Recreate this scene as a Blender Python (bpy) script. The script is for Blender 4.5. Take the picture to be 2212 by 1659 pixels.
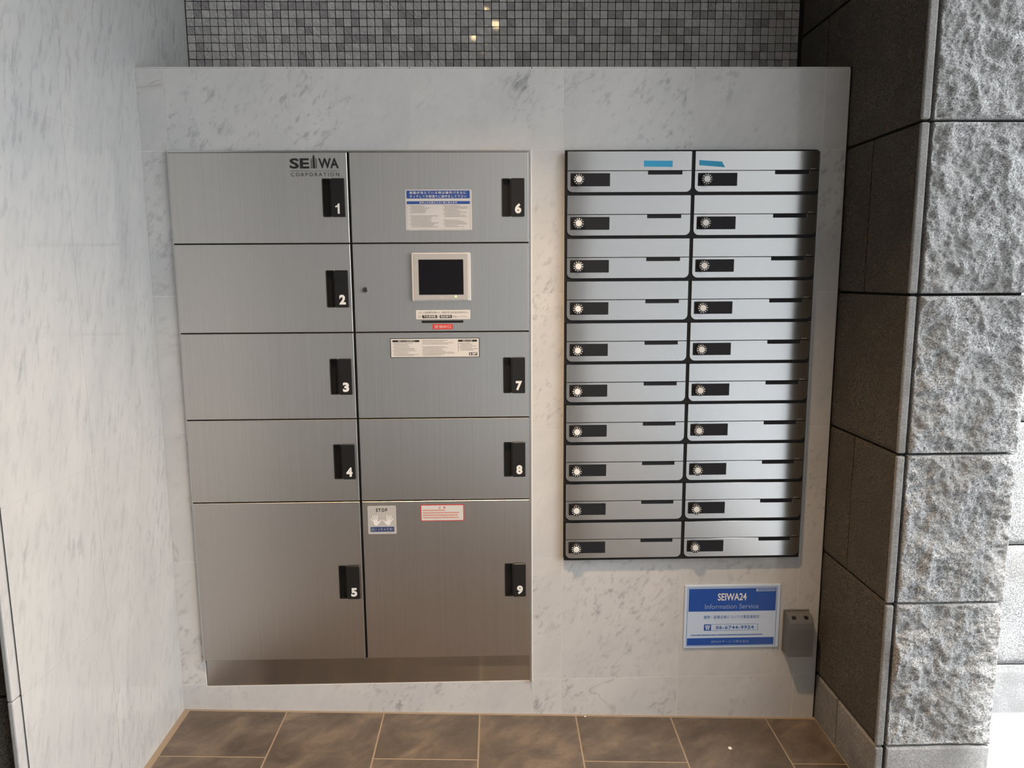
import bpy, bmesh, math, random
from mathutils import Vector, Matrix, noise as mnoise

for o in list(bpy.data.objects): bpy.data.objects.remove(o)
scene = bpy.context.scene
COL = scene.collection
ZO = 1.71            # height of the mailbox tops above the middle of the floor
PI = math.pi
rnd = random.Random(7)

# ------------------------------------------------------------------ camera
F_PX, PITCH, YAW, ROLL = 1557.3, math.radians(8.35), math.radians(1.227), math.radians(-0.352)
CAM = Vector((-0.1989, -2.1024, -0.3496 + ZO))
c_, s_ = math.cos(YAW), math.sin(YAW)
fwd = Vector((s_ * math.cos(PITCH), c_ * math.cos(PITCH), -math.sin(PITCH)))
rt = Vector((c_, -s_, 0)); up = rt.cross(fwd)
R_ = rt * math.cos(ROLL) + up * math.sin(ROLL)
U_ = up * math.cos(ROLL) - rt * math.sin(ROLL)
cd = bpy.data.cameras.new('camera'); cd.sensor_width = 36.0; cd.sensor_fit = 'HORIZONTAL'
cd.lens = F_PX * 36.0 / 2212.0; cd.clip_start = 0.01; cd.clip_end = 200
cam = bpy.data.objects.new('camera', cd); COL.objects.link(cam)
cam.matrix_world = Matrix(((R_.x, U_.x, -fwd.x, CAM.x), (R_.y, U_.y, -fwd.y, CAM.y), (R_.z, U_.z, -fwd.z, CAM.z), (0, 0, 0, 1)))
scene.camera = cam

# ------------------------------------------------------------------ world (overcast sky) and exposure
W = bpy.data.worlds.new('world'); scene.world = W; W.use_nodes = True
wn = W.node_tree; wn.nodes.clear()
wo = wn.nodes.new('ShaderNodeOutputWorld'); wb = wn.nodes.new('ShaderNodeBackground')
wb.inputs['Color'].default_value = (0.945, 0.975, 1.0, 1); wb.inputs['Strength'].default_value = 8.0
wn.links.new(wb.outputs[0], wo.inputs[0])
sd = bpy.data.lights.new('sun', 'SUN'); sd.energy = 9.0; sd.angle = math.radians(2.0); sd.color = (1.0, .99, .97)
so = bpy.data.objects.new('sun', sd); COL.objects.link(so)
so.rotation_euler = Vector((.026, -.50, .866)).to_track_quat('Z', 'Y').to_euler(); so.location = (2, -6, 12)
vs = scene.view_settings
vs.view_transform = 'Standard'; vs.look = 'None'; vs.gamma = 1.0; vs.use_curve_mapping = False
vs.exposure = -0.30
LAMP_POWER = 270.0

# ------------------------------------------------------------------ material helpers
class NT:
    def __init__(s, name):
        s.m = bpy.data.materials.new(name); s.m.use_nodes = True
        s.t = s.m.node_tree; s.t.nodes.clear()
        s.out = s.n('ShaderNodeOutputMaterial'); s.b = s.n('ShaderNodeBsdfPrincipled')
        s.t.links.new(s.b.outputs[0], s.out.inputs[0])
    def n(s, typ, **kw):
        nd = s.t.nodes.new(typ)
        for k, v in kw.items(): setattr(nd, k, v)
        return nd
    def l(s, a, b): s.t.links.new(a, b)
    def set(s, **kw):
        for k, v in kw.items():
            k = k.replace('_', ' ')
            s.b.inputs[k].default_value = v
        return s
    def pos(s, rand=0.0):
        g = s.n('ShaderNodeNewGeometry')
        if not rand: return g.outputs['Position']
        oi = s.n('ShaderNodeObjectInfo'); mu = s.n('ShaderNodeMath', operation='MULTIPLY'); mu.inputs[1].default_value = rand
        s.l(oi.outputs['Random'], mu.inputs[0])
        ad = s.n('ShaderNodeVectorMath', operation='ADD'); s.l(g.outputs['Position'], ad.inputs[0]); s.l(mu.outputs[0], ad.inputs[1])
        return ad.outputs[0]
    def mapping(s, v, rot=(0, 0, 0), scale=(1, 1, 1)):
        a = s.n('ShaderNodeMapping'); a.inputs['Rotation'].default_value = rot; s.l(v, a.inputs['Vector'])
        b = s.n('ShaderNodeMapping'); b.inputs['Scale'].default_value = scale; s.l(a.outputs[0], b.inputs['Vector'])
        return b.outputs[0]
    def noise(s, v, scale, detail=4, rough=.55, dist=0.0):
        n = s.n('ShaderNodeTexNoise'); n.inputs['Scale'].default_value = scale; n.inputs['Detail'].default_value = detail
        n.inputs['Roughness'].default_value = rough; n.inputs['Distortion'].default_value = dist; s.l(v, n.inputs['Vector'])
        return n.outputs['Fac']
    def ramp(s, f, *stops):
        r = s.n('ShaderNodeValToRGB'); e = r.color_ramp.elements
        while len(e) < len(stops): e.new(.5)
        for el, (p, c) in zip(e, stops):
            el.position = p; el.color = (c if isinstance(c, tuple) else (c, c, c)) + ((1,) if not isinstance(c, tuple) or len(c) == 3 else ())
        s.l(f, r.inputs[0]); return r.outputs[0]
    def mix(s, f, a, b, mode='MIX'):
        m = s.n('ShaderNodeMix', data_type='RGBA', blend_type=mode)
        for sock, v in ((m.inputs[0], f), (m.inputs[6], a), (m.inputs[7], b)):
            if isinstance(v, (int, float)): sock.default_value = v
            elif isinstance(v, tuple): sock.default_value = v + (1,) if len(v) == 3 else v
            else: s.l(v, sock)
        return m.outputs[2]
    def bump(s, h, strength, dist=.002):
        b = s.n('ShaderNodeBump'); b.inputs['Strength'].default_value = strength; b.inputs['Distance'].default_value = dist
        s.l(h, b.inputs['Height']); s.l(b.outputs[0], s.b.inputs['Normal'])

def flat(name, col, rough=.5, metal=0.0, emit=None, spec=.5):
    t = NT(name); t.set(Base_Color=col + (1,), Roughness=rough, Metallic=metal)
    t.b.inputs['Specular IOR Level'].default_value = spec
    if emit: t.b.inputs['Emission Color'].default_value = emit[0] + (1,); t.b.inputs['Emission Strength'].default_value = emit[1]
    return t.m

def marble(name, rot, stretch, vein, fst, tone=1.0, pmin=.15, th=.53, rand=37.0):
    t = NT(name); p = t.pos(rand)
    v = t.mapping(p, rot, (1, 1, stretch))
    soft = t.ramp(t.noise(p, 5.0, 4, .6, .4), (.35, 0.0), (.70, 1.0))
    cloud = t.ramp(t.noise(v, 6.0, 6, .62, .5), (.40, 0.0), (.74, 1.0))
    vf = t.mapping(p, rot, (1, 1, fst))
    fleck = t.ramp(t.noise(vf, 60, 4, .65, .25), (th, 0.0), (th + .17, 1.0))
    spots = t.ramp(t.noise(vf, 20, 6, .68, .3), (.59, 0.0), (.71, 1.0))
    patch = t.ramp(t.noise(p, 3.3, 2, .5, .3), (.48, pmin), (.66, 1.0))
    v2 = t.mapping(p, (rot[0] * 2.2 + .3, rot[1] * 1.8, .2), (1, 1, .6))
    ln = t.ramp(t.noise(v2, 1.7, 6, .62, 1.0), (.494, 0.0), (.5, 1.0), (.506, 0.0))
    msk = t.ramp(t.noise(p, 2.2, 2), (.55, 0.0), (.66, 1.0))
    k3 = lambda f, x: t.mix(1.0, f, (x, x, x), 'MULTIPLY')
    c = t.mix(soft, (.655, .65, .635), (.60, .60, .595))
    c = t.mix(k3(cloud, .8), c, (.53, .535, .54))
    c = t.mix(k3(t.mix(1.0, fleck, patch, 'MULTIPLY'), vein), c, (.36, .365, .375))
    c = t.mix(k3(t.mix(1.0, spots, patch, 'MULTIPLY'), vein), c, (.29, .295, .30))
    c = t.mix(k3(t.mix(1.0, ln, msk, 'MULTIPLY'), .5), c, (.36, .34, .31))
    c = t.mix(1.0, c, (tone, tone, tone), 'MULTIPLY')
    t.l(c, t.b.inputs['Base Color']); t.set(Roughness=.08, IOR=1.45)
    return t.m
M_MARBLE = marble('marble_panel', (0, -math.radians(35), 0), .42, .9, .52)
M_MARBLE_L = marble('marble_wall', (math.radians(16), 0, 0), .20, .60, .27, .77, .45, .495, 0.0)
M_GROUT = flat('white_joint', (.72, .715, .70), .5)
M_DARKGAP = flat('dark_joint', (.012, .011, .011), .9)

def granite(name, light, dark, bstr, scale=160, warm=.0):
    t = NT(name); p = t.pos(11.0)
    s1 = t.ramp(t.noise(p, scale, 3, .7), (.40, 0.0), (.58, 1.0))
    s2 = t.ramp(t.noise(p, scale * .35, 4, .65), (.35, 0.0), (.65, 1.0))
    s3 = t.ramp(t.noise(p, 9, 4, .6), (.35, 0.0), (.7, 1.0))
    c = t.mix(s1, dark, light); c = t.mix(t.mix(1.0, s2, (.5, .5, .5), 'MULTIPLY'), c, tuple(.5 * (a + b) * .75 for a, b in zip(light, dark)))
    c = t.mix(t.mix(1.0, s3, (.62, .62, .62), 'MULTIPLY'), c, tuple(x * y for x, y in zip(light, (.40, .39, .37))))
    if warm:
        w = t.ramp(t.noise(p, 34, 3, .6), (.60, 0.0), (.72, warm)); c = t.mix(w, c, (.24, .15, .07))
    t.l(c, t.b.inputs['Base Color']); t.set(Roughness=.82); t.b.inputs['Specular IOR Level'].default_value = .3
    hh = t.noise(p, scale * .45, 8, .75); t.bump(hh, bstr, .008)
    return t.m
M_ROUGH = granite('split_granite', (.84, .84, .835), (.13, .133, .14), .9, 260)
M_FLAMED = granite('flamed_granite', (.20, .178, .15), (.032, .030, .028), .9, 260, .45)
M_SAWN = granite('sawn_granite', (.46, .46, .46), (.26, .26, .265), .25, 230)
M_SAWN_D = granite('sawn_granite_grey', (.33, .32, .31), (.19, .185, .18), .2, 230)

def brushed(name, col, r, aniso, vertical, streak, freq):
    t = NT(name); p = t.pos(3.0)
    sc = (freq, 1, 1.2) if vertical else (1.2, 1, freq)
    tangent = (1, 0, 0) if vertical else (0, 0, 1)      # reflections smear across the grain
    v = t.mapping(p, (0, 0, 0), sc); n = t.noise(v, 1.0, 3, .6)
    c = t.ramp(n, (.25, tuple(x * (1 - streak) for x in col)), (.75, tuple(x * (1 + streak) for x in col)))
    t.l(c, t.b.inputs['Base Color']); t.set(Metallic=1.0, Roughness=r, Anisotropic=aniso)
    tv = t.n('ShaderNodeCombineXYZ')
    for i in range(3): tv.inputs[i].default_value = tangent[i]
    t.l(tv.outputs[0], t.b.inputs['Tangent'])
    return t.m
M_DOOR = brushed('brushed_steel_vertical', (.64, .61, .575), .36, .8, True, .06, 420)
M_BOX = brushed('brushed_aluminium_horizontal', (.60, .595, .585), .20, 1.0, False, .025, 500)
M_BASE = brushed('brushed_steel_kick', (.50, .48, .46), .20, 1.0, False, .03, 500)
M_EDGE = flat('bright_edge_steel', (.75, .74, .72), .3, 1.0)
M_CASE = flat('box_housing_black', (.010, .010, .011), .5, 0, None, .3)
M_BLACK = flat('black_plastic', (.012, .012, .013), .38)
M_BLACKPL = flat('dark_plate', (.016, .016, .02), .55, 0, None, .25)
M_CUP = flat('grip_recess_black', (.006, .006, .006), .5)
M_WHITE = flat('white_print', (.82, .82, .80), .5)
M_PAPER = flat('sticker_paper', (.58, .585, .595), .45)
M_PAPER2 = flat('sticker_paper_cream', (.66, .65, .63), .45)
M_BLUEINK = flat('blue_ink', (.022, .075, .30), .45)
M_NAVY = flat('navy_ink', (.015, .04, .16), .45)
M_INK = flat('black_ink', (.02, .02, .02), .5)
M_GREYINK = flat('grey_ink', (.22, .21, .21), .5)
M_REDINK = flat('red_ink', (.62, .055, .05), .5)
M_PINKINK = flat('faded_red_ink', (.68, .30, .25), .5)
M_FILM = flat('clear_film', (.50, .49, .47), .35)
M_TAPE = flat('blue_masking_tape', (.04, .40, .68), .6)
M_FRAME = flat('panel_bezel', (.42, .425, .43), .35)
M_FRAME2 = flat('panel_bezel_rim', (.58, .585, .59), .3)
M_SCREEN = flat('dark_screen', (.006, .006, .009), .12)
M_LED = flat('green_led', (.3, .9, .2), .4, 0, ((.45, 1.0, .12), 6.0))
M_CHROME = flat('lock_chrome', (.35, .37, .36), .2, 1.0)
M_KEYHOLE = flat('keyhole', (.02, .02, .02), .5)
M_SIGNW = flat('sign_white', (.60, .72, .90), .18)
M_SIGNB = flat('sign_blue', (.012, .085, .42), .18)
M_SIGNT = flat('sign_text_blue', (.02, .12, .42), .3)
M_SIGNP = flat('sign_text_pale', (.30, .42, .68), .3)
M_OUTLET = flat('outlet_grey', (.13, .13, .135), .45)
M_CEIL = flat('ceiling_paint', (.56, .55, .54), .8)
M_LAMPTRIM = flat('lamp_trim', (.8, .8, .78), .4)
M_LAMP = flat('lamp_glow', (1, .9, .7), .5, 0, ((1.0, .72, .38), 60.0))
M_PLASTER = flat('plaster_grey', (.40, .385, .37), .8)
M_FACADE = flat('facade_grey', (.18, .18, .18), .8)
M_DARKWALL = flat('dark_wall', (.07, .062, .055), .6)
M_CONCRETE = flat('pale_concrete', (.29, .305, .32), .8)
M_ASPHALT = flat('asphalt', (.16, .16, .16), .9)

def mosaic_mat():
    t = NT('slate_mosaic'); p = t.pos()
    sn = t.n('ShaderNodeVectorMath', operation='SNAP'); sn.inputs[1].default_value = (.025, 10, .025)
    ad = t.n('ShaderNodeVectorMath', operation='ADD'); ad.inputs[1].default_value = (MX_OFF, 0, MZ_OFF)
    t.l(p, ad.inputs[0]); t.l(ad.outputs[0], sn.inputs[0])
    wnz = t.n('ShaderNodeTexWhiteNoise', noise_dimensions='3D'); t.l(sn.outputs[0], wnz.inputs['Vector'])
    c = t.ramp(wnz.outputs['Value'], (0.0, (.32, .295, .31)), (.22, (.35, .325, .34)), (.30, (.54, .525, .515)), (1.0, (.72, .705, .69)))
    sep = t.n('ShaderNodeSeparateColor'); t.l(wnz.outputs['Color'], sep.inputs[0])
    # crinkled shiny patches inside the tiles, different in every tile
    off = t.n('ShaderNodeVectorMath', operation='SCALE'); off.inputs['Scale'].default_value = 30.0; t.l(wnz.outputs['Color'], off.inputs[0])
    pv = t.n('ShaderNodeVectorMath', operation='ADD'); t.l(p, pv.inputs[0]); t.l(off.outputs[0], pv.inputs[1])
    grain = t.noise(t.mapping(pv.outputs[0], (0, .8, 0), (1, 1, .35)), 90, 5, .65, .8)
    c2 = t.mix(t.ramp(grain, (.3, .0), (.7, .5)), c, (.55, .545, .53))
    t.l(c2, t.b.inputs['Base Color'])
    t.set(Roughness=.18, IOR=1.6, Coat_Weight=.6, Coat_Roughness=.05)
    crk = t.noise(t.mapping(pv.outputs[0], (0, .6, 0), (1, 1, .5)), 55, 3, .6, 2.0)
    t.bump(t.mix(.5, grain, crk), 1.0, .018)
    return t.m
def floor_mat():
    t = NT('slate_floor_tile'); p = t.pos(23.0)
    n1 = t.noise(t.mapping(p, (0, 0, .9), (1, .55, 1)), 11, 8, .68, .35)
    c = t.ramp(n1, (.32, (.055, .044, .036)), (.50, (.105, .083, .066)), (.70, (.20, .155, .115)))
    n2 = t.noise(p, 70, 3, .6); c = t.mix(t.ramp(n2, (.35, 0.0), (.7, .35)), c, (.11, .088, .07))
    t.l(c, t.b.inputs['Base Color']); t.set(Roughness=.40)
    t.bump(t.mix(.6, t.noise(p, 26, 5, .6), n1), .5, .006)
    return t.m
M_FLOOR = floor_mat()
M_FGROUT = flat('floor_grout', (.30, .235, .17), .8)

# ------------------------------------------------------------------ geometry helpers
def mesh_obj(name, verts, faces, mat, parent=None, smooth=False, loc=None):
    me = bpy.data.meshes.new(name); me.from_pydata(verts, [], faces); me.update()
    if mat: me.materials.append(mat)
    if smooth:
        for p in me.polygons: p.use_smooth = True
    o = bpy.data.objects.new(name, me); COL.objects.link(o)
    if parent: o.parent = parent
    return o
def bm_obj(name, bm, mat, parent=None, smooth=False):
    me = bpy.data.meshes.new(name); bmesh.ops.recalc_face_normals(bm, faces=bm.faces); bm.to_mesh(me); bm.free()
    if mat: me.materials.append(mat)
    if smooth:
        for p in me.polygons: p.use_smooth = True
    o = bpy.data.objects.new(name, me); COL.objects.link(o)
    if parent: o.parent = parent
    return o
def add_box(bm, x0, x1, y0, y1, z0, z1, bev=0.0, seg=1):
    vs_ = [bm.verts.new(v) for v in ((x0, y0, z0), (x1, y0, z0), (x1, y1, z0), (x0, y1, z0), (x0, y0, z1), (x1, y0, z1), (x1, y1, z1), (x0, y1, z1))]
    fs = [bm.faces.new([vs_[i] for i in q]) for q in ((0, 3, 2, 1), (4, 5, 6, 7), (0, 1, 5, 4), (1, 2, 6, 5), (2, 3, 7, 6), (3, 0, 4, 7))]
    if bev:
        es = {e for f in fs for e in f.edges}
        bmesh.ops.bevel(bm, geom=list(es), offset=bev, segments=seg, profile=.5, affect='EDGES')
def box(name, x0, x1, y0, y1, z0, z1, mat, parent=None, bev=0.0, seg=1):
    bm = bmesh.new(); add_box(bm, min(x0, x1), max(x0, x1), min(y0, y1), max(y0, y1), min(z0, z1), max(z0, z1), bev, seg)
    return bm_obj(name, bm, mat, parent)
def prism(name, pts, y0, y1, mat, parent=None, bev=0.0):
    """polygon in the XZ plane extruded from y0 (front) to y1"""
    bm = bmesh.new(); f = bm.faces.new([bm.verts.new((x, y0, z)) for x, z in pts])
    r = bmesh.ops.extrude_face_region(bm, geom=[f]); vv = [g for g in r['geom'] if isinstance(g, bmesh.types.BMVert)]
    bmesh.ops.translate(bm, verts=vv, vec=(0, y1 - y0, 0))
    if bev:
        es = [e for e in bm.edges if all(abs(v.co.y - y0) < 1e-6 for v in e.verts)]
        bmesh.ops.bevel(bm, geom=es, offset=bev, segments=1, affect='EDGES')
    return bm_obj(name, bm, mat, parent)
def rrect(x0, x1, z0, z1, r, corners=(1, 1, 1, 1), n=5):
    """rounded rectangle, corners: bottom-left, bottom-right, top-right, top-left"""
    P = []
    for (cx, cz, a0, on) in ((x0, z0, PI, corners[0]), (x1, z0, 1.5 * PI, corners[1]), (x1, z1, 0, corners[2]), (x0, z1, .5 * PI, corners[3])):
        if not on: P.append((cx, cz)); continue
        ccx = cx + (r if cx == x0 else -r); ccz = cz + (r if cz == z0 else -r)
        for k in range(n + 1):
            a = a0 + .5 * PI * k / n; P.append((ccx + r * math.cos(a), ccz + r * math.sin(a)))
    return P
def disc_pts(cx, cz, r, n=24): return [(cx + r * math.cos(2 * PI * k / n), cz + r * math.sin(2 * PI * k / n)) for k in range(n)]
def quads(name, rects, y, mat, parent=None):
    v, f = [], []
    for (x0, x1, z0, z1) in rects:
        b = len(v); v += [(x0, y, z0), (x1, y, z0), (x1, y, z1), (x0, y, z1)]; f.append((b, b + 1, b + 2, b + 3))
    return mesh_obj(name, v, f, mat, parent)
def empty(name, loc, label=None, cat=None, group=None, kind=None):
    o = bpy.data.objects.new(name, None); COL.objects.link(o); o.location = loc; o.empty_display_size = .05
    tag(o, label, cat, group, kind); bpy.context.view_layer.update(); return o
def tag(o, label=None, cat=None, group=None, kind=None):
    if label: o['label'] = label
    if cat: o['category'] = cat
    if group: o['group'] = group
    if kind: o['kind'] = kind
    return o
def adopt(o, parent):
    """parent without moving (o has world coordinates, parent is an unrotated empty)"""
    o.parent = parent; o.matrix_parent_inverse = Matrix.Translation(-parent.location)
_tc = {}
def glyphs(body, bold=0.0, spacing=1.0):
    key = (body, bold, spacing)
    if key in _tc: return _tc[key]
    cu = bpy.data.curves.new('t', 'FONT'); cu.body = body; cu.size = 1.0; cu.offset = bold; cu.space_character = spacing; cu.resolution_u = 3
    ob = bpy.data.objects.new('t', cu); COL.objects.link(ob)
    dg = bpy.context.evaluated_depsgraph_get(); me = bpy.data.meshes.new_from_object(ob.evaluated_get(dg))
    r = ([tuple(v.co) for v in me.vertices], [tuple(p.vertices) for p in me.polygons])
    bpy.data.objects.remove(ob); bpy.data.curves.remove(cu); bpy.data.meshes.remove(me)
    _tc[key] = r; return r
def text(name, body, x0, x1, z0, z1, y, mat, parent=None, bold=0.0, spacing=1.0, keep=False):
    """lettering fitted into a rectangle on a plane facing -Y"""
    v, f = glyphs(body, bold, spacing)
    xs = [p[0] for p in v]; ys = [p[1] for p in v]
    ax, bx, ay, by = min(xs), max(xs), min(ys), max(ys)
    sx = (x1 - x0) / (bx - ax); sz = (z1 - z0) / (by - ay)
    V = [(x0 + (p[0] - ax) * sx, y, z0 + (p[1] - ay) * sz) for p in v]
    return mesh_obj(name, V, f, mat, parent)
def small_print(name, x0, x1, z0, z1, rows, y, mat, parent, seed, fill=.6, indent=.0):
    r = random.Random(seed); R = []
    pz = (z1 - z0) / rows
    for k in range(rows):
        zt = z1 - k * pz; end = x0 + (x1 - x0) * r.uniform(.55, 1.0); x = x0 + (indent if k % 3 else 0)
        while x < end:
            w = r.uniform(.0012, .0030); R.append((x, min(x + w, end), zt - pz * fill, zt)); x += w + r.uniform(.0004, .0011)
    return quads(name, R, y, mat, parent)

# ------------------------------------------------------------------ dimensions
PX0, PX1 = -1.182, 0.800       # niche: left wall plane, right end of the marble panel
XS = 0.806                     # side face of the stone pilaster
PT = 0.230                     # top of marble panel
D2 = 0.3706                    # mosaic wall plane
DF = -0.358                    # front of the pilaster
CEIL = 0.83
FB, FC = -.03545, .02
def fz(x, y): return -1.6737 + FB * (x + 1.182) + FC * y + ZO
MX_OFF = 1.1795 + .025 * 100
MZ_OFF = 10.0 - (.328 + ZO) % .025
M_MOSAIC = mosaic_mat()

# ------------------------------------------------------------------ setting: marble panel (wall_back)
wall_back = empty('wall_back', (0, 0, 0), 'white marble panel wall holding the lockers and mailboxes', kind='structure')
LX0, LX1 = -1.1085, -.0985     # locker opening
ZB = -1.600                    # locker bottom
xs1 = [-1.102, -.769, -.4315, -.094]
PS = PT - .006      # panel slabs end under the ledge slab
zs = [PS, .0065, -.395, -.795, -1.195, -1.595]
slabs = []
for a, b in ((PX0, LX0 - .001), (-.094, -.0033), (.7305, PX1)):
    for i in range(5): slabs.append((a, b, zs[i + 1], zs[i]))
    slabs.append((a, b, None, zs[5]))
for a, b in zip(xs1[:-1], xs1[1:]):
    slabs.append((a if a > -1.1 else LX0 - .001, b, .0065, PS)); slabs.append((a if a > -1.1 else LX0 - .001, b, None, ZB))
for a, b in ((-.0033, .3614), (.3614, .7305)):
    slabs += [(a, b, .0065, PS), (a, b, zs[5], zs[4] + .0005), (a, b, None, zs[5])]
slabs.append((.720, .7305, zs[4], .0065))
J = .0008
for a, b, z0, z1 in slabs:
    bm = bmesh.new()
    if z0 is None:
        v = [bm.verts.new(p) for p in ((a + J, 0, fz(a, 0) - .004), (b - J, 0, fz(b, 0) - .004), (b - J, 0, z1 + ZO - J), (a + J, 0, z1 + ZO - J))]
        f = bm.faces.new(v); r = bmesh.ops.extrude_face_region(bm, geom=[f])
        bmesh.ops.translate(bm, verts=[g for g in r['geom'] if isinstance(g, bmesh.types.BMVert)], vec=(0, .0003, 0))
    else: add_box(bm, a + J, b - J, 0, .0003, z0 + ZO + J, z1 + ZO - J)
    bm_obj('marble_slab', bm, M_MARBLE, wall_back)
bm = bmesh.new()                                   # the wall behind the slabs, with the two openings left free
yb0, yb1 = .0004, .03
for a, b, z0, z1 in ((PX0, PX1, .0066, PT - .005), (PX0, LX0, ZB, .0066), (-.0975, -.001, ZB, .0066), (.721, PX1, -1.198, .0066), (-.001, PX1, ZB, -1.198), (PX0, PX1, -1.80, ZB)):
    add_box(bm, a, b, yb0, yb1, z0 + ZO, z1 + ZO)
bm_obj('wall_backing', bm, M_GROUT, wall_back)
xl = [PX0, -.769, -.4315, -.094, .3614, PX1]
for a, b in zip(xl[:-1], xl[1:]):
    box('ledge_slab', a + J, b - J, 0.0, D2 - .004, PT + ZO - .0045, PT + ZO, M_MARBLE, wall_back, .001)

# ------------------------------------------------------------------ setting: mosaic wall above the ledge
wall_upper = empty('wall_upper', (0, D2, 0), 'grey slate mosaic wall above the marble ledge', kind='structure')
def adopt_all(o, p): adopt(o, p); return o
o = box('mosaic_bed', PX0, 1.10, D2, D2 + .06, -1.80 + ZO, CEIL + ZO, M_DARKGAP); adopt(o, wall_upper)
hw = .0113
tmesh = bpy.data.meshes.new('mosaic_tile')
tmesh.from_pydata([(-hw, -.004, -hw), (hw, -.004, -hw), (hw, -.004, hw), (-hw, -.004, hw), (-hw, .003, -hw), (hw, .003, -hw), (hw, .003, hw), (-hw, .003, hw)], [],
                  [(0, 1, 2, 3), (1, 5, 6, 2), (4, 0, 3, 7), (3, 2, 6, 7), (4, 5, 1, 0)]); tmesh.update(); tmesh.materials.append(M_MOSAIC)
ncol = int((XS - PX0) / .025); cnt = 0
SV, SF = [], []
rows_order = [4, 5, 6, 7] + list(range(8, 24)) + [0, 1, 2, 3]
for rI in rows_order:
    zc = .328 + .025 * (rI - 4) + .0125 + ZO
    if zc > CEIL + ZO - .01: continue
    for cI in range(ncol):
        xc = PX0 + .0025 + .0125 + .025 * cI
        m = Matrix.Translation((xc, D2, zc)) @ Matrix.Rotation(rnd.gauss(0, .018), 4, 'X') @ Matrix.Rotation(rnd.gauss(0, .018), 4, 'Z')
        if cnt < 300 and rI in (4, 5, 6, 7):
            o = bpy.data.objects.new('mosaic_tile', tmesh); COL.objects.link(o); o.parent = wall_upper
            o.matrix_parent_inverse = Matrix.Translation(-wall_upper.location); o.matrix_basis = m; cnt += 1
        else:
            b0 = len(SV); SV += [tuple(m @ v.co) for v in tmesh.vertices]; SF += [tuple(b0 + i for i in p.vertices) for p in tmesh.polygons]
o = mesh_obj('mosaic_tile_field', SV, SF, M_MOSAIC); adopt(o, wall_upper); o['kind'] = 'stuff'

# ------------------------------------------------------------------ setting: left marble wall
YE = -.728
wall_left = empty('wall_left', (PX0, 0, 0), 'polished white marble wall on the left with slanting grey streaks', kind='structure')
ysl = [YE + .022, -.372, .0035, D2]
zsl = [CEIL, .405, .0065, -.395, -.795, -1.195, -1.595, None]
for a, b in zip(ysl[:-1], ysl[1:]):
    for z1, z0 in zip(zsl[:-1], zsl[1:]):
        bm = bmesh.new()
        zb = (z0 + ZO + .0003) if z0 is not None else min(fz(PX0, a), fz(PX0, b)) - .004
        add_box(bm, PX0 - .0003, PX0, a + .0004, b - .0004, zb, z1 + ZO - .0003)
        adopt(bm_obj('marble_slab', bm, M_MARBLE_L), wall_left)
o = box('wall_backing', PX0 - .16, PX0 - .0004, YE + .03, D2 + .06, -1.80 + ZO, CEIL + ZO, M_MARBLE_L); adopt(o, wall_left)
for k in range(6):      # end strips: a bead, a shallow groove and the return
    z1 = zsl[k]; z0 = zsl[k + 1]
    o = box('corner_strip', PX0 - .016, PX0 - .004, YE, YE + .03, z0 + ZO + J, z1 + ZO - J, M_MARBLE_L, None, .003, 2); adopt(o, wall_left)
o = box('corner_strip', PX0 - .016, PX0 - .004, YE, YE + .03, -1.80 + ZO, zsl[6] + ZO - J, M_MARBLE_L, None, .003, 2); adopt(o, wall_left)
# return wall to the left of it, facing the porch
def stone_slab(name, O, u, v, n, w, h, t, nu, nv, amp, seed, mat, parent, rim=.012, round_=.004):
    """stone block: rectangle O + u*w + v*h whose front (along n) is uneven; t deep behind"""
    O, u, v, n = Vector(O), Vector(u), Vector(v), Vector(n); V, F = [], []
    for j in range(nv + 1):
        for i in range(nu + 1):
            a, b = i / nu * w, j / nv * h
            e = min(a, w - a, b, h - b)
            k = min(1.0, e / rim); k = k * k * (3 - 2 * k)
            p = O + u * a + v * b
            q = p * 1.0 + Vector((seed * 3.7, seed * 1.3, seed * 2.1))
            d = 0
            if amp:
                qq = q + Vector((mnoise.noise(q * 9), 0, mnoise.noise(q * 9 + Vector((5, 5, 5))))) * .03
                d = (mnoise.fractal(qq * 11, .8, 2.1, 3, noise_basis='VORONOI_F1') - .55) * amp * .9
                d += mnoise.noise(q * 5) * amp * .8 + mnoise.fractal(q * 48, .6, 2.2, 5) * amp * .36
                d = d * (.2 + .8 * k) + amp * .35 * k
            if e < 1e-6: d -= round_
            V.append(tuple(p + n * d))
    for j in range(nv):
        for i in range(nu):
            s0 = j * (nu + 1) + i; F.append((s0, s0 + 1, s0 + nu + 2, s0 + nu + 1))
    ring = [i for i in range(nu + 1)] + [j * (nu + 1) + nu for j in range(1, nv + 1)] + [nv * (nu + 1) + i for i in range(nu - 1, -1, -1)] + [j * (nu + 1) for j in range(nv - 1, 0, -1)]
    base = len(V)
    for r_i in ring:
        p = Vector(V[r_i]); k = (p - O).dot(n); V.append(tuple(p - n * (k + t)))
    m = len(ring)
    for k in range(m): F.append((ring[k], base + k, base + (k + 1) % m, ring[(k + 1) % m]))
    # orient outward
    if u.cross(v).dot(n) < 0: F = [tuple(reversed(f)) for f in F]
    o = mesh_obj(name, V, F, mat); adopt(o, parent)
    for p in o.data.polygons: p.use_smooth = amp > .004
    return o
SJ = [CEIL, .4226, .0107, -.3957, -.7945, -1.1912, -1.5936, -1.82]
wall_return = empty('wall_return', (-1.5, YE, 0), 'dark stone return wall beyond the left marble edge', kind='structure')
o = box('wall_core', -4.0, PX0 - .02, YE + .03, YE + .12, -1.82 + ZO, CEIL + ZO, M_DARKGAP); adopt(o, wall_return)
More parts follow.
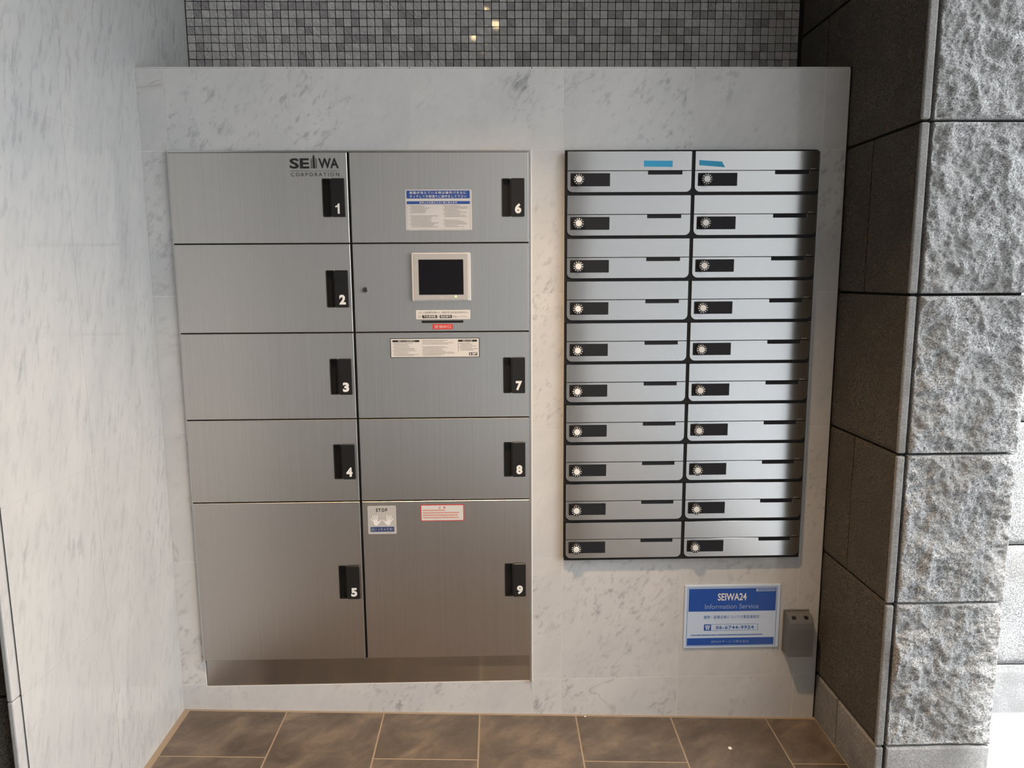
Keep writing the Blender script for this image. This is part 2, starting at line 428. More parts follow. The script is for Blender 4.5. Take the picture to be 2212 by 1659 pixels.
for k in range(7):
    for a, b in ((-1.80, -1.201), (-2.4, -1.80), (-3.0, -2.4)):
        stone_slab('stone_block', (a + .003, YE + .012, SJ[k + 1] + ZO + .003), (1, 0, 0), (0, 0, 1), (0, -1, 0), b - a - .006, SJ[k] - SJ[k + 1] - .006, .018, 14, 10, .0015, k * 3 + a, M_SAWN_D if k == 6 else M_FLAMED, wall_return)

# ------------------------------------------------------------------ setting: stone pilaster on the right
wall_right = empty('wall_right', (XS + .15, DF, 0), 'grey granite pilaster with flamed side and split rough front', kind='structure')
o = box('pilaster_core', XS + .014, 1.095, DF + .016, D2, -1.82 + ZO, CEIL + ZO, M_DARKGAP); adopt(o, wall_right)
SX1 = 1.111
for k in range(7):
    z1, z0 = SJ[k] + ZO - .0035, SJ[k + 1] + ZO + .0035
    base = k == 6
    j = -.135 if k % 2 == 0 else .175
    for a, b in ((DF + .0065, j), (j, D2)):
        a2 = a + (.0025 if a == j else 0); b2 = b - .0025
        # side blocks: normal -X, u runs along -Y so that u x v = n
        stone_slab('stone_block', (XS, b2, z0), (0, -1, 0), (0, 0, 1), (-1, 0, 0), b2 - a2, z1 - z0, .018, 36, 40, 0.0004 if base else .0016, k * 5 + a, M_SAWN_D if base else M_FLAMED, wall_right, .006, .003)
    o = box('edge_trim', XS - .003, .8245, DF - .004, DF + .006, z0, z1, M_SAWN_D, None, .0042, 3); adopt(o, wall_right)
    # front blocks
    stone_slab('stone_block', (.834, DF - .005, z0 if not base else -1.82 + ZO), (1, 0, 0), (0, 0, 1), (0, -1, 0), SX1 - .834, z1 - (z0 if not base else -1.82 + ZO), .028, 90, 120 if not base else 40, .0004 if base else .012, k * 7 + 2, M_SAWN if base else M_ROUGH, wall_right, .007, .002)
    # outer side blocks
    stone_slab('stone_block', (SX1, DF + .018, z0), (0, 1, 0), (0, 0, 1), (1, 0, 0), .03 - DF - .02, z1 - z0, .016, 16, 16, .0005 if base else .006, k * 11, M_SAWN if base else M_ROUGH, wall_right)
o = box('joint_bead', PX1, XS + .01, .004, .014, -1.78 + ZO, PT + ZO, M_DARKGAP); adopt(o, wall_right)

# street wall further right, set back
wall_outer = empty('wall_outer', (1.8, .03, 0), 'sunlit granite street wall beyond the pilaster', kind='structure')
o = box('wall_core', 1.113, 6.0, .045, .25, -2.0 + ZO, 3.5 + ZO, M_DARKGAP); adopt(o, wall_outer)
SJ2 = [1.6, 1.2, .8] + SJ[1:6] + [-1.5936, -2.0]
for k in range(9):
    for i, (a, b) in enumerate(((1.118, 1.75), (1.75, 2.35), (2.35, 2.95), (2.95, 3.55))):
        a2 = a + (.15 if k % 2 and i else 0); b2 = b + (.15 if k % 2 else 0)
        stone_slab('stone_block', (a2 + .003, .03, SJ2[k + 1] + ZO + .003), (1, 0, 0), (0, 0, 1), (0, -1, 0), b2 - a2 - .006, SJ2[k] - SJ2[k + 1] - .006, .014, 24, 18, .0004 if k == 8 else .008, k * 3 + i, M_SAWN if k == 8 else M_ROUGH, wall_outer)

# ------------------------------------------------------------------ setting: floor
floor = empty('floor', (0, -1, 0), 'brown grey slate tile floor sloping slightly to the right', kind='structure')
def sloped(name, x0, x1, y0, y1, t, drop, mat, parent):
    V = []
    for dz in (-t, 0):
        for (x, y) in ((x0, y0), (x1, y0), (x1, y1), (x0, y1)): V.append((x, y, fz(x, y) + drop + dz))
    o = mesh_obj(name, V, [(0, 3, 2, 1), (4, 5, 6, 7), (0, 1, 5, 4), (1, 2, 6, 5), (2, 3, 7, 6), (3, 0, 4, 7)], mat)
    adopt(o, parent); return o
sloped('floor_bed', -4.0, 1.12, -4.2, .06, .12, -.0009, M_FGROUT, floor)
fx = [PX0 - .02] + [-.8630, -.5612, -.2618, .0407, .3415, .6450] + [XS + .06]
full = [-4.0 + .0, ]
xs_all = []
x = -.8630
while x > -3.9: x -= .3013; xs_all.append(x)
xs_all = sorted(xs_all) + [-.8630, -.5612, -.2618, .0407, .3415, .6450, .9460, 1.1180]
G = .0025
for i, (a, b) in enumerate(zip(xs_all[:-1], xs_all[1:])):
    odd = abs(round((a + .8630) / .3013)) % 2      # tiles right of -.863: long joint further away
    first = -.2180 if odd else -.5195
    if b < -2.4: continue
    ys = [0.02, first] + [first - .6025 * k for k in range(1, 6)]
    for yt, yb in zip(ys[:-1], ys[1:]):
        if yb < -3.4: continue
        aa, bb = a, b
        if yt > -.7 and a < PX0 - .02: aa = max(a, PX0 + .008)
        if yt > -.7 and bb < PX0 + .01: continue
        if yt > -.36 and bb > XS: bb = min(b, XS - .001)
        if bb - aa < .02: continue
        sloped('floor_tile', aa + G, bb - G, yb + G, (yt - G) if yt < 0 else -.010, .010, 0.0, M_FLOOR, floor)

ground = box('ground', 1.12, 14, -12, 6, -2.1 + ZO, -1.760 + ZO, M_CONCRETE); tag(ground, 'pale concrete pavement outside', kind='structure')
street = box('ground_street', -14, 1.12, -14, -4.21, -2.1 + ZO, -1.775 + ZO, M_ASPHALT); tag(street, 'street surface beyond the porch', kind='structure')
ceiling = box('ceiling', -4.0, 1.14, -3.6, D2 + .3, CEIL + ZO, CEIL + .25 + ZO, M_CEIL); tag(ceiling, 'porch ceiling', kind='structure')
wl = box('wall_porch', -4.1, -3.6, -3.6, YE, -1.82 + ZO, CEIL + ZO, M_DARKWALL); tag(wl, 'dark end wall of the porch', kind='structure')
wr = box('wall_rear', -4.1, .5, -3.75, -3.6, -1.82 + ZO, CEIL + ZO, M_PLASTER); tag(wr, 'grey rear wall of the porch', kind='structure')
ws = box('wall_street', -14, 14, -12.4, -12, -2.0 + ZO, 14.0 + ZO, M_FACADE); tag(ws, 'grey building across the street', kind='structure')

# ------------------------------------------------------------------ ceiling lamp
LPX, LPY = -.197, -.79
lamp = empty('ceiling_downlight', (LPX, LPY, CEIL + ZO), 'recessed warm ceiling downlight in front of the lockers', 'light')
bm = bmesh.new(); bmesh.ops.create_cone(bm, cap_ends=True, segments=32, radius1=.062, radius2=.055, depth=.008)
o = bm_obj('trim_ring', bm, M_LAMPTRIM); o.location = (0, 0, -.004); o.parent = lamp
bm = bmesh.new(); bmesh.ops.create_cone(bm, cap_ends=True, segments=32, radius1=.036, radius2=.036, depth=.006)
o = bm_obj('lamp_glass', bm, M_LAMP); o.location = (0, 0, -.010); o.parent = lamp
ld = bpy.data.lights.new('downlight_beam', 'SPOT'); ld.energy = LAMP_POWER; ld.color = (1.0, .66, .36); ld.spot_size = math.radians(98); ld.spot_blend = 1.0; ld.shadow_soft_size = .035
lo = bpy.data.objects.new('downlight_beam', ld); COL.objects.link(lo); lo.location = (0, 0, -.02); lo.parent = lamp

# ------------------------------------------------------------------ parcel locker
YD = -.012                                  # door faces
locker = empty('parcel_locker', (-.605, 0, ZB + ZO), 'brushed stainless steel parcel locker with nine numbered doors and a touch panel', 'locker')
def L(o): adopt(o, locker); return o
def sub(o, p): o.parent = p; o.matrix_parent_inverse = p.matrix_parent_inverse if p.parent else Matrix(); return o
def subw(o, p):
    """child of a part: both keep world coordinates"""
    o.parent = p; o.matrix_parent_inverse = Matrix(); return o
L(box('cabinet_body', LX0 + .004, LX1 - .004, -.001, .34, -1.512 + ZO, .004 + ZO, M_CUP))
bm = bmesh.new()
add_box(bm, LX0, LX1, -.0095, -.0012, .0012 + ZO, .0055 + ZO); add_box(bm, LX0, LX0 + .0022, -.0095, -.0012, -1.5104 + ZO, .0012 + ZO); add_box(bm, -.1038, LX1, -.0095, -.0012, ZB + ZO, .0012 + ZO)
L(bm_obj('outer_frame', bm, M_EDGE))
rowz = [0.0, -.2508, -.5036, -.7574, -1.0081, -1.5120]
cols = [(-1.1055, -.6118), (-.6048, -.1045)]
hz = {1: -.0704, 2: -.3243, 3: -.5776, 4: -.8318, 5: -1.2074, 6: -.0716, 7: -.5778, 8: -.8304, 9: -1.2077}
def door_mesh(name, x0, x1, z0, z1, hole):
    bm = bmesh.new(); yb = -.0012
    def rect(a, b, c, d, y): return [bm.verts.new(p) for p in ((a, y, c), (b, y, c), (b, y, d), (a, y, d))]
    e = .0012
    o0 = rect(x0, x1, z0, z1, yb); o1 = rect(x0, x1, z0, z1, YD + e); o2 = rect(x0 + e, x1 - e, z0 + e, z1 - e, YD)
    loops = [o0, o1, o2]
    if hole: loops += [rect(*hole, YD), rect(*hole, yb)]
    for A, B in zip(loops[:-1], loops[1:]):
        for k in range(4): bm.faces.new((A[k], A[(k + 1) % 4], B[(k + 1) % 4], B[k]))
    if not hole: bm.faces.new(loops[-1])
    return bm_obj(name, bm, M_DOOR)
num = 0
for ci, (a, b) in enumerate(cols):
    for ri in range(5):
        z1, z0 = rowz[ri] + ZO, rowz[ri + 1] + ZO + .0032
        panel = ci == 1 and ri == 1
        if panel:
            L(door_mesh('control_panel', a, b, z0, z1, None)); continue
        num += 1
        ht = hz[num] + ZO; hx = -.6830 if ci == 0 else -.1795; hb = ht - .1055
        d = L(door_mesh('door', a, b, z0, z1, (hx + .001, hx + .0225, hb + .001, ht - .001)))
        # grip recess: an open black cup
        bm = bmesh.new(); x0, x1, zz0, zz1 = hx, hx + .0232, hb, ht
        P0 = rrect(x0, x1, zz0, zz1, .003); P1 = rrect(x0 + .003, x1 - .002, zz0 + .003, zz1 - .003, .002)
        A = [bm.verts.new((x, YD - .0012, z)) for x, z in P0]; A0 = [bm.verts.new((x, YD - .0001, z)) for x, z in P0]
        B = [bm.verts.new((x, YD - .0012, z)) for x, z in P1]; C_ = [bm.verts.new((x, YD + .030, z)) for x, z in P1]
        n = len(P0)
        for k in range(n):
            k2 = (k + 1) % n
            bm.faces.new((A0[k], A0[k2], A[k2], A[k])); bm.faces.new((A[k], A[k2], B[k2], B[k])); bm.faces.new((B[k], B[k2], C_[k2], C_[k]))
        bm.faces.new(C_)
        subw(bm_obj('grip_recess', bm, M_CUP), d)
        hp = subw(prism('handle', rrect(hx + .0255, hx + .0637, hb, ht, .003), YD - .006, YD, M_BLACK, None, .0012), d)
        subw(prism('handle_ridge', rrect(hx + .0222, hx + .0262, hb + .0015, ht - .0015, .001), YD - .0035, YD, M_BLACKPL, None, .0004), d)
        subw(prism('indicator_lens', disc_pts(hx + .046, hb + .044, .0022, 12), YD - .0066, YD - .006, M_BLACKPL), d)
        nx = hx + (.0365 if num != 1 else .0352); w = .0182 if num != 1 else .0125
        if num == 1:
            pn = [(.55, 0), (1, 0), (1, 1), (.66, 1), (.5, .84), (.05, .76), (.05, .62), (.55, .66)]
            subw(prism('door_number', [(nx + p * w, hb + .0085 + q * .028) for p, q in pn], YD - .0063, YD - .006, M_WHITE), d)
        else: subw(text('door_number', str(num), nx, nx + w, hb + .0085, hb + .0365, YD - .0063, M_WHITE, None, .05), d)
# kick plate
L(box('base_body', LX0 + .004, LX1 - .004, .017, .34, ZB + .002 + ZO, -1.513 + ZO, M_CUP))
kp = L(box('kick_plate', LX0 + .003, LX1, .002, .008, ZB + ZO, -1.513 + ZO, M_BASE, None, .0006))

yS = YD - .0006
# logo on door 1
lg = L(text('logo_lettering', 'SE', -.7703, -.7160, -.0437 + ZO, -.0155 + ZO, yS, M_INK, None, .03))
subw(text('logo_lettering', 'WA', -.6905, -.6340, -.0432 + ZO, -.0155 + ZO, yS, M_INK, None, .03), lg)
bm = bmesh.new()
def poly(pts): bm.faces.new([bm.verts.new((x, yS, z + ZO)) for x, z in pts])
tx = -.7032
poly([(tx - .0028, -.0432), (tx + .0028, -.0432), (tx + .0028, -.0115), (tx + .0012, -.0085), (tx, -.0040), (tx - .0012, -.0085), (tx - .0028, -.0115)])
for dx in (-.0075, -.0053, .0053, .0075): poly([(tx + dx - .0005, -.0432), (tx + dx + .0005, -.0432), (tx + dx + .0005, -.0165), (tx + dx - .0005, -.0165)])
subw(bm_obj('logo_tower', bm, M_INK), lg)
subw(quads('logo_rule', [(-.7690, -.6350, -.0500 + ZO, -.0493 + ZO)], yS, M_INK), lg)
subw(text('logo_lettering', 'CORPORATION', -.7680, -.6338, -.0645 + ZO, -.0545 + ZO, yS, M_INK, None, .0, 1.45), lg)

# operating notice on door 6
def sticker(name, x0, x1, z0, z1, mat, r=.002, label=None):
    o = L(prism(name, rrect(x0, x1, z0 + ZO, z1 + ZO, r, n=3), YD - .0005, YD - .00005, mat)); tag(o, label); return o
def band(name, x0, x1, z0, z1, mat, p, r=.002, y=YD - .0008): return subw(prism(name, rrect(x0, x1, z0 + ZO, z1 + ZO, r, n=3), y, YD - .0005, mat), p)
yT = YD - .0011
s = sticker('notice_sticker', -.4514, -.2645, -.2138, -.1020, M_PAPER, .003, 'white notice sticker with blue headings')
band('heading_band', -.4480, -.2700, -.1260, -.1045, M_BLUEINK, s); band('heading_band', -.4480, -.2695, -.1415, -.1335, M_BLUEINK, s)
subw(text('lettering', '画面が消えている時は操作パネルに', -.4390, -.2800, -.1140 + ZO, -.1065 + ZO, yT, M_WHITE, None, .002, 1.25), s)
subw(text('lettering', 'タッチして手順通りに操作をして下さい', -.4390, -.2795, -.1242 + ZO, -.1165 + ZO, yT, M_WHITE, None, .002, 1.2), s)
subw(text('lettering', '使用上の注意ならびに預入禁止条項', -.4120, -.3060, -.1402 + ZO, -.1348 + ZO, yT, M_WHITE, None, .002, 1.2), s)
subw(quads('border_line', [(-.4478, -.4474, -.2115 + ZO, -.1415 + ZO), (-.2701, -.2697, -.2115 + ZO, -.1415 + ZO), (-.4478, -.2697, -.2115 + ZO, -.2111 + ZO)], yS - .0002, M_GREYINK), s)
yP = YD - .0009
for a, b, z0, z1, rws, sd in ((-.4400, -.3750, -.1680, -.1450, 7, 1), (-.4400, -.3580, -.2075, -.1735, 9, 2), (-.3460, -.2740, -.1790, -.1450, 9, 3), (-.3460, -.2740, -.2070, -.1850, 6, 4)):
    subw(small_print('small_print', a, b, z0 + ZO, z1 + ZO, rws, yP, M_GREYINK, None, sd, .34, .004), s)

# touch panel
tp = L(prism('touch_panel', rrect(-.4385, -.2706, -.4136 + ZO, -.2769 + ZO, .004), YD - .009, YD, M_FRAME2, None, .002)); tag(tp, 'grey bezel with a dark screen')
subw(prism('bezel', rrect(-.4318, -.2785, -.4100 + ZO, -.2795 + ZO, .002), YD - .0102, YD - .009, M_FRAME, None, .0005), tp)
subw(box('screen', -.4179, -.2910, YD - .0108, YD - .0102, -.3950 + ZO, -.2959 + ZO, M_SCREEN), tp)
subw(prism('status_led', disc_pts(-.3136, -.4005 + ZO, .0022, 14), YD - .0112, YD - .0102, M_LED), tp)
subw(text('brand_mark', '▭Dio', -.3615, -.3465, -.4040 + ZO, -.4012 + ZO, YD - .0106, M_WHITE), tp)
# cam lock
lk = L(prism('cam_lock', disc_pts(-.5727, -.3800 + ZO, .0080, 28), YD - .005, YD, M_CHROME, None, .0015))
subw(prism('keyhole', disc_pts(-.5727, -.3805 + ZO, .0030, 14), YD - .0054, YD - .005, M_KEYHOLE), lk)
# reminder label, slot, red label
s = sticker('reminder_sticker', -.4295, -.2734, -.4655, -.4391, M_PAPER2, .0015, 'white strip sticker above the slot')
subw(text('lettering', '入力した認証番号が無いと、荷物を取り出す事が出来ません。', -.4240, -.2790, -.4493 + ZO, -.4430 + ZO, yP, M_GREYINK, None, .002, 1.1), s)
band('black_band', -.4118, -.3690, -.4622, -.4535, M_INK, s, .001); band('black_band', -.3615, -.3265, -.4622, -.4535, M_INK, s, .001)
subw(text('lettering', '必ず', -.4240, -.4140, -.4610 + ZO, -.4545 + ZO, yP, M_GREYINK), s)
subw(text('lettering', '不在連絡票', -.4080, -.3728, -.4610 + ZO, -.4545 + ZO, yT, M_WHITE, None, .002), s)
subw(text('lettering', 'に', -.3675, -.3630, -.4605 + ZO, -.4550 + ZO, yP, M_GREYINK), s)
subw(text('lettering', '暗証番号', -.3582, -.3298, -.4610 + ZO, -.4545 + ZO, yT, M_WHITE, None, .002), s)
subw(text('lettering', 'を記入して下さい。', -.3250, -.2795, -.4610 + ZO, -.4545 + ZO, yP, M_GREYINK), s)
L(prism('stamp_slot', rrect(-.4136, -.2936, -.4762 + ZO, -.4692 + ZO, .002), YD - .0006, YD - .00005, M_CUP))
s = sticker('slot_sticker', -.3825, -.3246, -.4945, -.4793, M_REDINK, .003, 'red sticker under the slot')
subw(text('lettering', '受領印口', -.3765, -.3305, -.4915 + ZO, -.4830 + ZO, yP, M_PAPER2, None, .002, 1.15), s)
# long notice on door 7
s = sticker('long_notice_sticker', -.5063, -.2474, -.5766, -.5199, M_INK, .0012, 'long black-edged notice sticker')
subw(quads('paper', [(-.5042, -.2495, -.5748 + ZO, -.5217 + ZO)], YD - .0007, M_PAPER2), s)
band('black_band', -.5000, -.4215, -.5310, -.5252, M_INK, s, .0025, YD - .0010); band('black_band', -.3105, -.2545, -.5310, -.5252, M_INK, s, .0025, YD - .0010)
subw(text('lettering', '宅配ボックスの操作使用方法', -.4840, -.4350, -.5302 + ZO, -.5260 + ZO, YD - .0013, M_WHITE, None, .002, 1.1), s)
subw(text('lettering', '使用上の注意', -.2970, -.2685, -.5302 + ZO, -.5260 + ZO, YD - .0013, M_WHITE, None, .002, 1.1), s)
for a, b, z0, z1, rws, sd in ((-.4985, -.4215, -.5735, -.5340, 11, 11), (-.4150, -.3170, -.5400, -.5255, 4, 12), (-.4150, -.3170, -.5730, -.5440, 9, 13), (-.3060, -.2520, -.5585, -.5345, 6, 14)):
    subw(small_print('small_print', a, b, z0 + ZO, z1 + ZO, rws, YD - .0010, M_GREYINK, None, sd, .36, .003), s)
subw(quads('bullet_marks', [(-.3103, -.3085, -.5370 - .0042 * k + ZO, -.5350 - .0042 * k + ZO) for k in range(6)], YD - .0010, M_INK), s)
subw(quads('maker_plate', [(-.2785, -.2545, -.5705 + ZO, -.5625 + ZO)], YD - .0010, M_INK), s)
subw(quads('maker_mark', [(-.2762, -.2722, -.5690 + ZO, -.5645 + ZO), (-.2695, -.2560, -.5665 + ZO, -.5640 + ZO), (-.2695, -.2600, -.5690 + ZO, -.5675 + ZO)], YD - .0013, M_PAPER2), s)
# stop sticker and red notice on door 9
s = sticker('stop_sticker', -.5893, -.5042, -1.1092, -1.0213, M_FILM, .003, 'clear sticker with two white hands and a blue strip')
subw(quads('border_line', [(-.5868, -.5862, -1.1065 + ZO, -1.0240 + ZO), (-.5072, -.5066, -1.1065 + ZO, -1.0240 + ZO), (-.5868, -.5066, -1.0246 + ZO, -1.0240 + ZO), (-.5868, -.5066, -1.1070 + ZO, -1.1064 + ZO)], YD - .0007, M_PAPER), s)
subw(text('lettering', 'STOP', -.5640, -.5300, -1.0400 + ZO, -1.0290 + ZO, yP, M_INK, None, .03, 1.35), s)
def hand(sgn, cx, cz):
    bm = bmesh.new()
    def pl(pts): bm.faces.new([bm.verts.new((cx + sgn * x * .001, YD - .0008 - .00001 * len(bm.faces), cz + z * .001 + ZO)) for x, z in pts])
    pl([(-6.5, 2), (-5, -6), (-2, -11), (3, -12), (7, -9), (9.5, -3), (6.5, 4), (0, 5.5)])
    for bx, bz, txx, tz, w in ((-5.6, 1, -13.5, 10.5, 1.5), (-3.4, 3, -8.2, 18.0, 1.6), (.4, 4, -1.8, 21.0, 1.7), (4.4, 3, 5.4, 20.5, 1.7)):
        dx, dz = txx - bx, tz - bz; ln = math.hypot(dx, dz); px, pz = -dz / ln * w, dx / ln * w
        pl([(bx + px, bz + pz), (bx - px, bz - pz), (txx - px * .7, tz - pz * .7), (txx + dx / ln * .9, tz + dz / ln * .9), (txx + px * .7, tz + pz * .7)])
    pl([(5, -9), (9, -7.5), (14.5, 1), (18.5, 5.8), (17.0, 7.2), (12, 3), (7.5, 0)])
    return bm_obj('hand_symbol', bm, M_WHITE)
subw(hand(1, -.5665, -1.0710), s); subw(hand(-1, -.5265, -1.0710), s)
band('blue_strip', -.5820, -.5108, -1.1015, -1.0870, M_NAVY, s, .0015)
subw(text('lettering', 'はいっちゃだめ！', -.5795, -.5135, -1.0990 + ZO, -1.0895 + ZO, yT, M_PAPER, None, .002), s)
s = sticker('warning_sticker', -.4304, -.3009, -1.0706, -1.0198, M_REDINK, .001, 'pale notice with a red border')
subw(quads('paper', [(-.4280, -.3031, -1.0684 + ZO, -1.0222 + ZO)], YD - .0007, M_PAPER2), s)
subw(text('lettering', '注　意', -.3770, -.3560, -1.0320 + ZO, -1.0255 + ZO, YD - .0010, M_REDINK), s)
subw(small_print('small_print', -.4245, -.3060, -1.0655 + ZO, -1.0350 + ZO, 4, YD - .0010, M_PINKINK, None, 31, .55), s)

# ------------------------------------------------------------------ mailboxes
YM = -.020
def notch_door():
    x0, x1, zb, zt, r = .0052, .3556, -.1115, -.0536, .015
    P = rrect(x0, x1, zb, zt, r, (1, 1, 0, 0), 7)          # starts bottom-left, ends top-left
    tl = P.pop(); tr = P.pop()
    P += [tr, (.3290, zt), (.3290, -.0632), (.2325, -.0632), (.2325, zt), tl]
    return P
def make_mailbox():
    root = empty('mailbox', (0, 0, 0))
    def add(o): o.parent = root; return o
    add(box('housing', .0002, .3598, -.015, .18, -.1197, -.0012, M_CASE))
    add(box('mail_flap', .0054, .3556, YM, -.0152, -.0522, .0, M_BOX, None, .0008))
    dr = add(prism('front_door', notch_door(), YM, -.0152, M_BOX, None, .0007))
    subw(prism('lock_plate', rrect(.0136, .1248, -.0952, -.0597, .0012, n=2), YM - .0012, YM - .00005, M_BLACKPL), dr)
    add(box('label_slot', .2325, .3290, -.0165, -.0151, -.0632, -.0536, M_BLACKPL))
    add(quads('brand_mark', [(.3330, .3355, -.0496, -.0478), (.3362, .3470, -.0492, -.0485)], YM - .0003, M_EDGE))
    cx, cz = .0358, -.0777
    bm = bmesh.new()
    P = disc_pts(0, 0, .0165, 36); Q = disc_pts(0, 0, .0152, 36)
    A = [bm.verts.new((x, -.0002, z)) for x, z in P]; B = [bm.verts.new((x, -.0130, z)) for x, z in P]; C_ = [bm.verts.new((x, -.0142, z)) for x, z in Q]
    for k in range(36):
        k2 = (k + 1) % 36; bm.faces.new((A[k], A[k2], B[k2], B[k])); bm.faces.new((B[k], B[k2], C_[k2], C_[k]))
    bm.faces.new(C_)
    dial = add(bm_obj('dial_lock', bm, M_BLACK)); dial.location = (cx, YM - .001, cz)
    V, F = [], []
    for k, ch in enumerate('0123456789AB'):
        v, f = glyphs(ch, .05); xs = [p[0] for p in v]; ys_ = [p[1] for p in v]
        mx, my = .5 * (min(xs) + max(xs)), .5 * (min(ys_) + max(ys_)); sc = .0042 / max(max(ys_) - min(ys_), .3)
        a = -2 * PI * k / 12; ca, sa = math.cos(a), math.sin(a); b0 = len(V)
        for p in v:
            X, Z = (p[0] - mx) * sc, (p[1] - my) * sc + .0121; V.append((X * ca - Z * sa, -.0145, X * sa + Z * ca))
        F += [tuple(b0 + i for i in q) for q in f]
    m = mesh_obj('dial_digits', V, F, M_WHITE); m.parent = dial
    w = prism('dial_cap', disc_pts(0, 0, .0088, 30), -.0158, -.0143, M_WHITE, None, .0006); w.parent = dial
    return root
def copy_tree(o, parent=None):
    c = o.copy(); COL.objects.link(c); c.parent = parent
    for ch in list(o.children): copy_tree(ch, c)
    return c
proto = make_mailbox()
ORD = ['top', 'second from the top', 'third from the top', 'fourth from the top', 'fifth from the top', 'fifth from the bottom', 'fourth from the bottom', 'third from the bottom', 'second from the bottom', 'bottom']
boxes = []
for c in range(2):
    for r in range(10):
        b = proto if (c == 0 and r == 0) else copy_tree(proto)
        boxes.append((b, c, r))
dials_turn = [0, 40, 95, 190, 250, 305, 120, 20, 330, 150, 70, 280, 210, 355, 15, 100, 165, 240, 300, 60]
for i, (b, c, r) in enumerate(boxes):
    b.location = (.36 * c, 0, -.12 * r + ZO)
    side = 'left column beside the parcel locker' if c == 0 else 'right column beside the dark pilaster'
    lab = ('top mailbox with blue tape, ' + side) if r == 0 else '%s aluminium mailbox in the %s' % (ORD[r], side)
    tag(b, lab, 'mailbox', 'aluminium dial-lock mailboxes')
    for ch in b.children:
        if ch.name.startswith('dial_lock'): ch.rotation_euler = (0, math.radians(dials_turn[i]), 0)
def tape(b, pts):
    o = prism('masking_tape', pts, YM - .0007, YM - .00003, M_TAPE); o.parent = b; o['label'] = 'strip of blue masking tape'
tape(boxes[0][0], [(.2200, -.0418), (.3005, -.0428), (.3008, -.0262), (.2640, -.0262), (.2196, -.0258)])
tape(boxes[10][0], [(.0163, -.0385), (.0780, -.0432), (.0890, -.0442), (.0800, -.0288), (.0500, -.0270), (.0160, -.0245)])

# ------------------------------------------------------------------ information sign
sx0, sx1, sz0, sz1 = .3767, .6748, -1.4980, -1.2914
sign = empty('information_sign', (.5257, 0, sz0 + ZO), 'blue and white information plate on the marble below the mailboxes', 'sign')
def S(o): adopt(o, sign); return o
S(box('sign_plate', sx0, sx1, -.004, -.0001, sz0 + ZO, sz1 + ZO, M_SIGNW, None, .0006))
def sy(t): return sz1 - t * (sz1 - sz0) + ZO           # t: share of the height from the top
def sxx(t): return sx0 + t * (sx1 - sx0)
yq = -.0043
S(quads('border_line', [(sxx(.028), sxx(.032), sy(.968), sy(.035)), (sxx(.962), sxx(.966), sy(.968), sy(.035)), (sxx(.028), sxx(.966), sy(.040), sy(.034)), (sxx(.028), sxx(.966), sy(.968), sy(.962))], yq, M_SIGNT))
hd = S(quads('header_band', [(sxx(.042), sxx(.954), sy(.415), sy(.055))], yq, M_SIGNB))
subw(text('lettering', 'SEIWA24', sxx(.345), sxx(.645), sy(.245), sy(.130), -.0046, M_WHITE, None, .02), hd)
subw(text('lettering', 'Information Service', sxx(.215), sxx(.775), sy(.375), sy(.300), -.0046, M_SIGNP), hd)
tg = subw(quads('number_tag', [(sxx(.745), sxx(.945), sy(.105), sy(.066))], -.0046, M_SIGNW), hd)
subw(small_print('small_print', sxx(.755), sxx(.938), sy(.099), sy(.073), 1, -.0048, M_SIGNT, None, 77, .95), sign) if False else None
pr = small_print('small_print', sxx(.757), sxx(.960), sy(.098), sy(.073), 1, -.0048, M_SIGNT, None, 77, .95); pr.parent = hd
S(text('lettering', '建物・設備点検についての緊急連絡先', sxx(.205), sxx(.790), sy(.535), sy(.480), yq, M_SIGNT, None, .002, 1.1))
fr = S(quads('phone_frame', [(sxx(.210), sxx(.215), sy(.722), sy(.622)), (sxx(.775), sxx(.779), sy(.722), sy(.622)), (sxx(.210), sxx(.779), sy(.626), sy(.622)), (sxx(.210), sxx(.779), sy(.722), sy(.718))], yq, M_SIGNT))
subw(quads('phone_icon_field', [(sxx(.210), sxx(.285), sy(.722), sy(.622))], yq - .0001, M_SIGNB), fr)
subw(quads('phone_icon', [(sxx(.225), sxx(.270), sy(.656), sy(.637)), (sxx(.222), sxx(.234), sy(.666), sy(.645)), (sxx(.261), sxx(.273), sy(.666), sy(.645)), (sxx(.230), sxx(.244), sy(.706), sy(.664)), (sxx(.251), sxx(.265), sy(.706), sy(.664)), (sxx(.244), sxx(.251), sy(.676), sy(.664)), (sxx(.228), sxx(.267), sy(.708), sy(.698))], -.0047, M_SIGNW), fr)
S(text('lettering', '06-6744-9924', sxx(.335), sxx(.735), sy(.702), sy(.648), yq, M_SIGNT, None, .03, 1.15))
S(small_print('small_print', sxx(.075), sxx(1.05) - .02, sy(.805), sy(.785), 1, yq, M_SIGNT, None, 5, .9))
ft = S(quads('footer_band', [(sxx(.036), sxx(.950), sy(.955), sy(.840))], yq, M_SIGNB))
subw(text('lettering', 'SEIWAサービス株式会社', sxx(.290), sxx(.690), sy(.922), sy(.878), -.0046, M_SIGNP, None, 0, 1.1), ft)

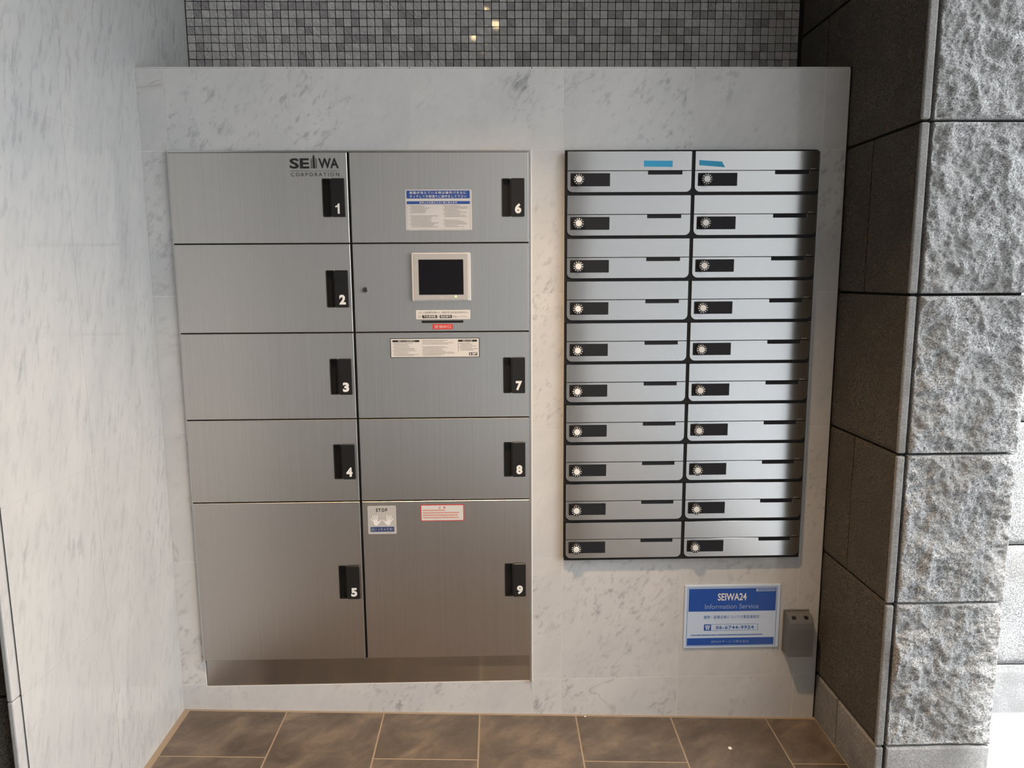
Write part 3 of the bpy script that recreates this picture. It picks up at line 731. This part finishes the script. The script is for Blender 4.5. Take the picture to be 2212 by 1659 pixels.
# ------------------------------------------------------------------ weatherproof outlet
ox0, ox1, oz1, oz0 = .690, .7655, -1.380, -1.508
outl = empty('outdoor_outlet', (.5 * (ox0 + ox1), 0, oz0 + ZO), 'grey hooded weatherproof outlet in the corner beside the information plate', 'outlet')
def OU(o): adopt(o, outl); return o
OU(box('back_plate', ox0 - .002, ox1 + .002, -.005, -.0001, oz0 - .004 + ZO, oz1 + .004 + ZO, M_OUTLET, None, .001))
prof = [(-.005, oz1), (-.020, oz1 - .001), (-.032, oz1 - .004), (-.041, oz1 - .011), (-.046, oz1 - .022), (-.048, oz1 - .040), (-.048, oz0 + .022), (-.050, oz0), (-.005, oz0)]
bm = bmesh.new()
Lv = [bm.verts.new((ox0, y, z + ZO)) for y, z in prof]; Rv = [bm.verts.new((ox1, y, z + ZO)) for y, z in prof]
for k in range(len(prof)):
    k2 = (k + 1) % len(prof); bm.faces.new((Lv[k], Lv[k2], Rv[k2], Rv[k]))
bm.faces.new(Lv); bm.faces.new(Rv)
bmesh.ops.bevel(bm, geom=[e for e in bm.edges if len({v.co.x for v in e.verts}) == 1 and all(v.co.y < -.01 for v in e.verts)], offset=.0015, segments=1, affect='EDGES')
hood = OU(bm_obj('hood', bm, M_OUTLET))
for cxx in (.7005, .7385):
    bm = bmesh.new(); add_box(bm, cxx, cxx + .0115, -.0405, -.030, oz1 - .012 + ZO, oz1 - .0035 + ZO)
    o = bm_obj('hinge_slot', bm, M_CUP); subw(o, hood)

# ------------------------------------------------------------------ scraps on the floor
for (x, y, s_, lab) in ((.484, -.156, .006, 'tiny white paper scrap on the slate floor before the mailboxes'), (.07, -.012, .003, 'white crumb on the floor against the marble near the locker corner')):
    bm = bmesh.new(); bmesh.ops.create_icosphere(bm, subdivisions=2, radius=s_)
    for v in bm.verts: v.co.z *= .35; v.co += Vector((mnoise.noise(v.co * 300), mnoise.noise(v.co * 260 + Vector((3, 1, 2))), 0)) * s_ * .4
    o = bm_obj('paper_scrap', bm, M_WHITE); o.location = (x, y, fz(x, y) + s_ * .3); tag(o, lab, 'scrap')
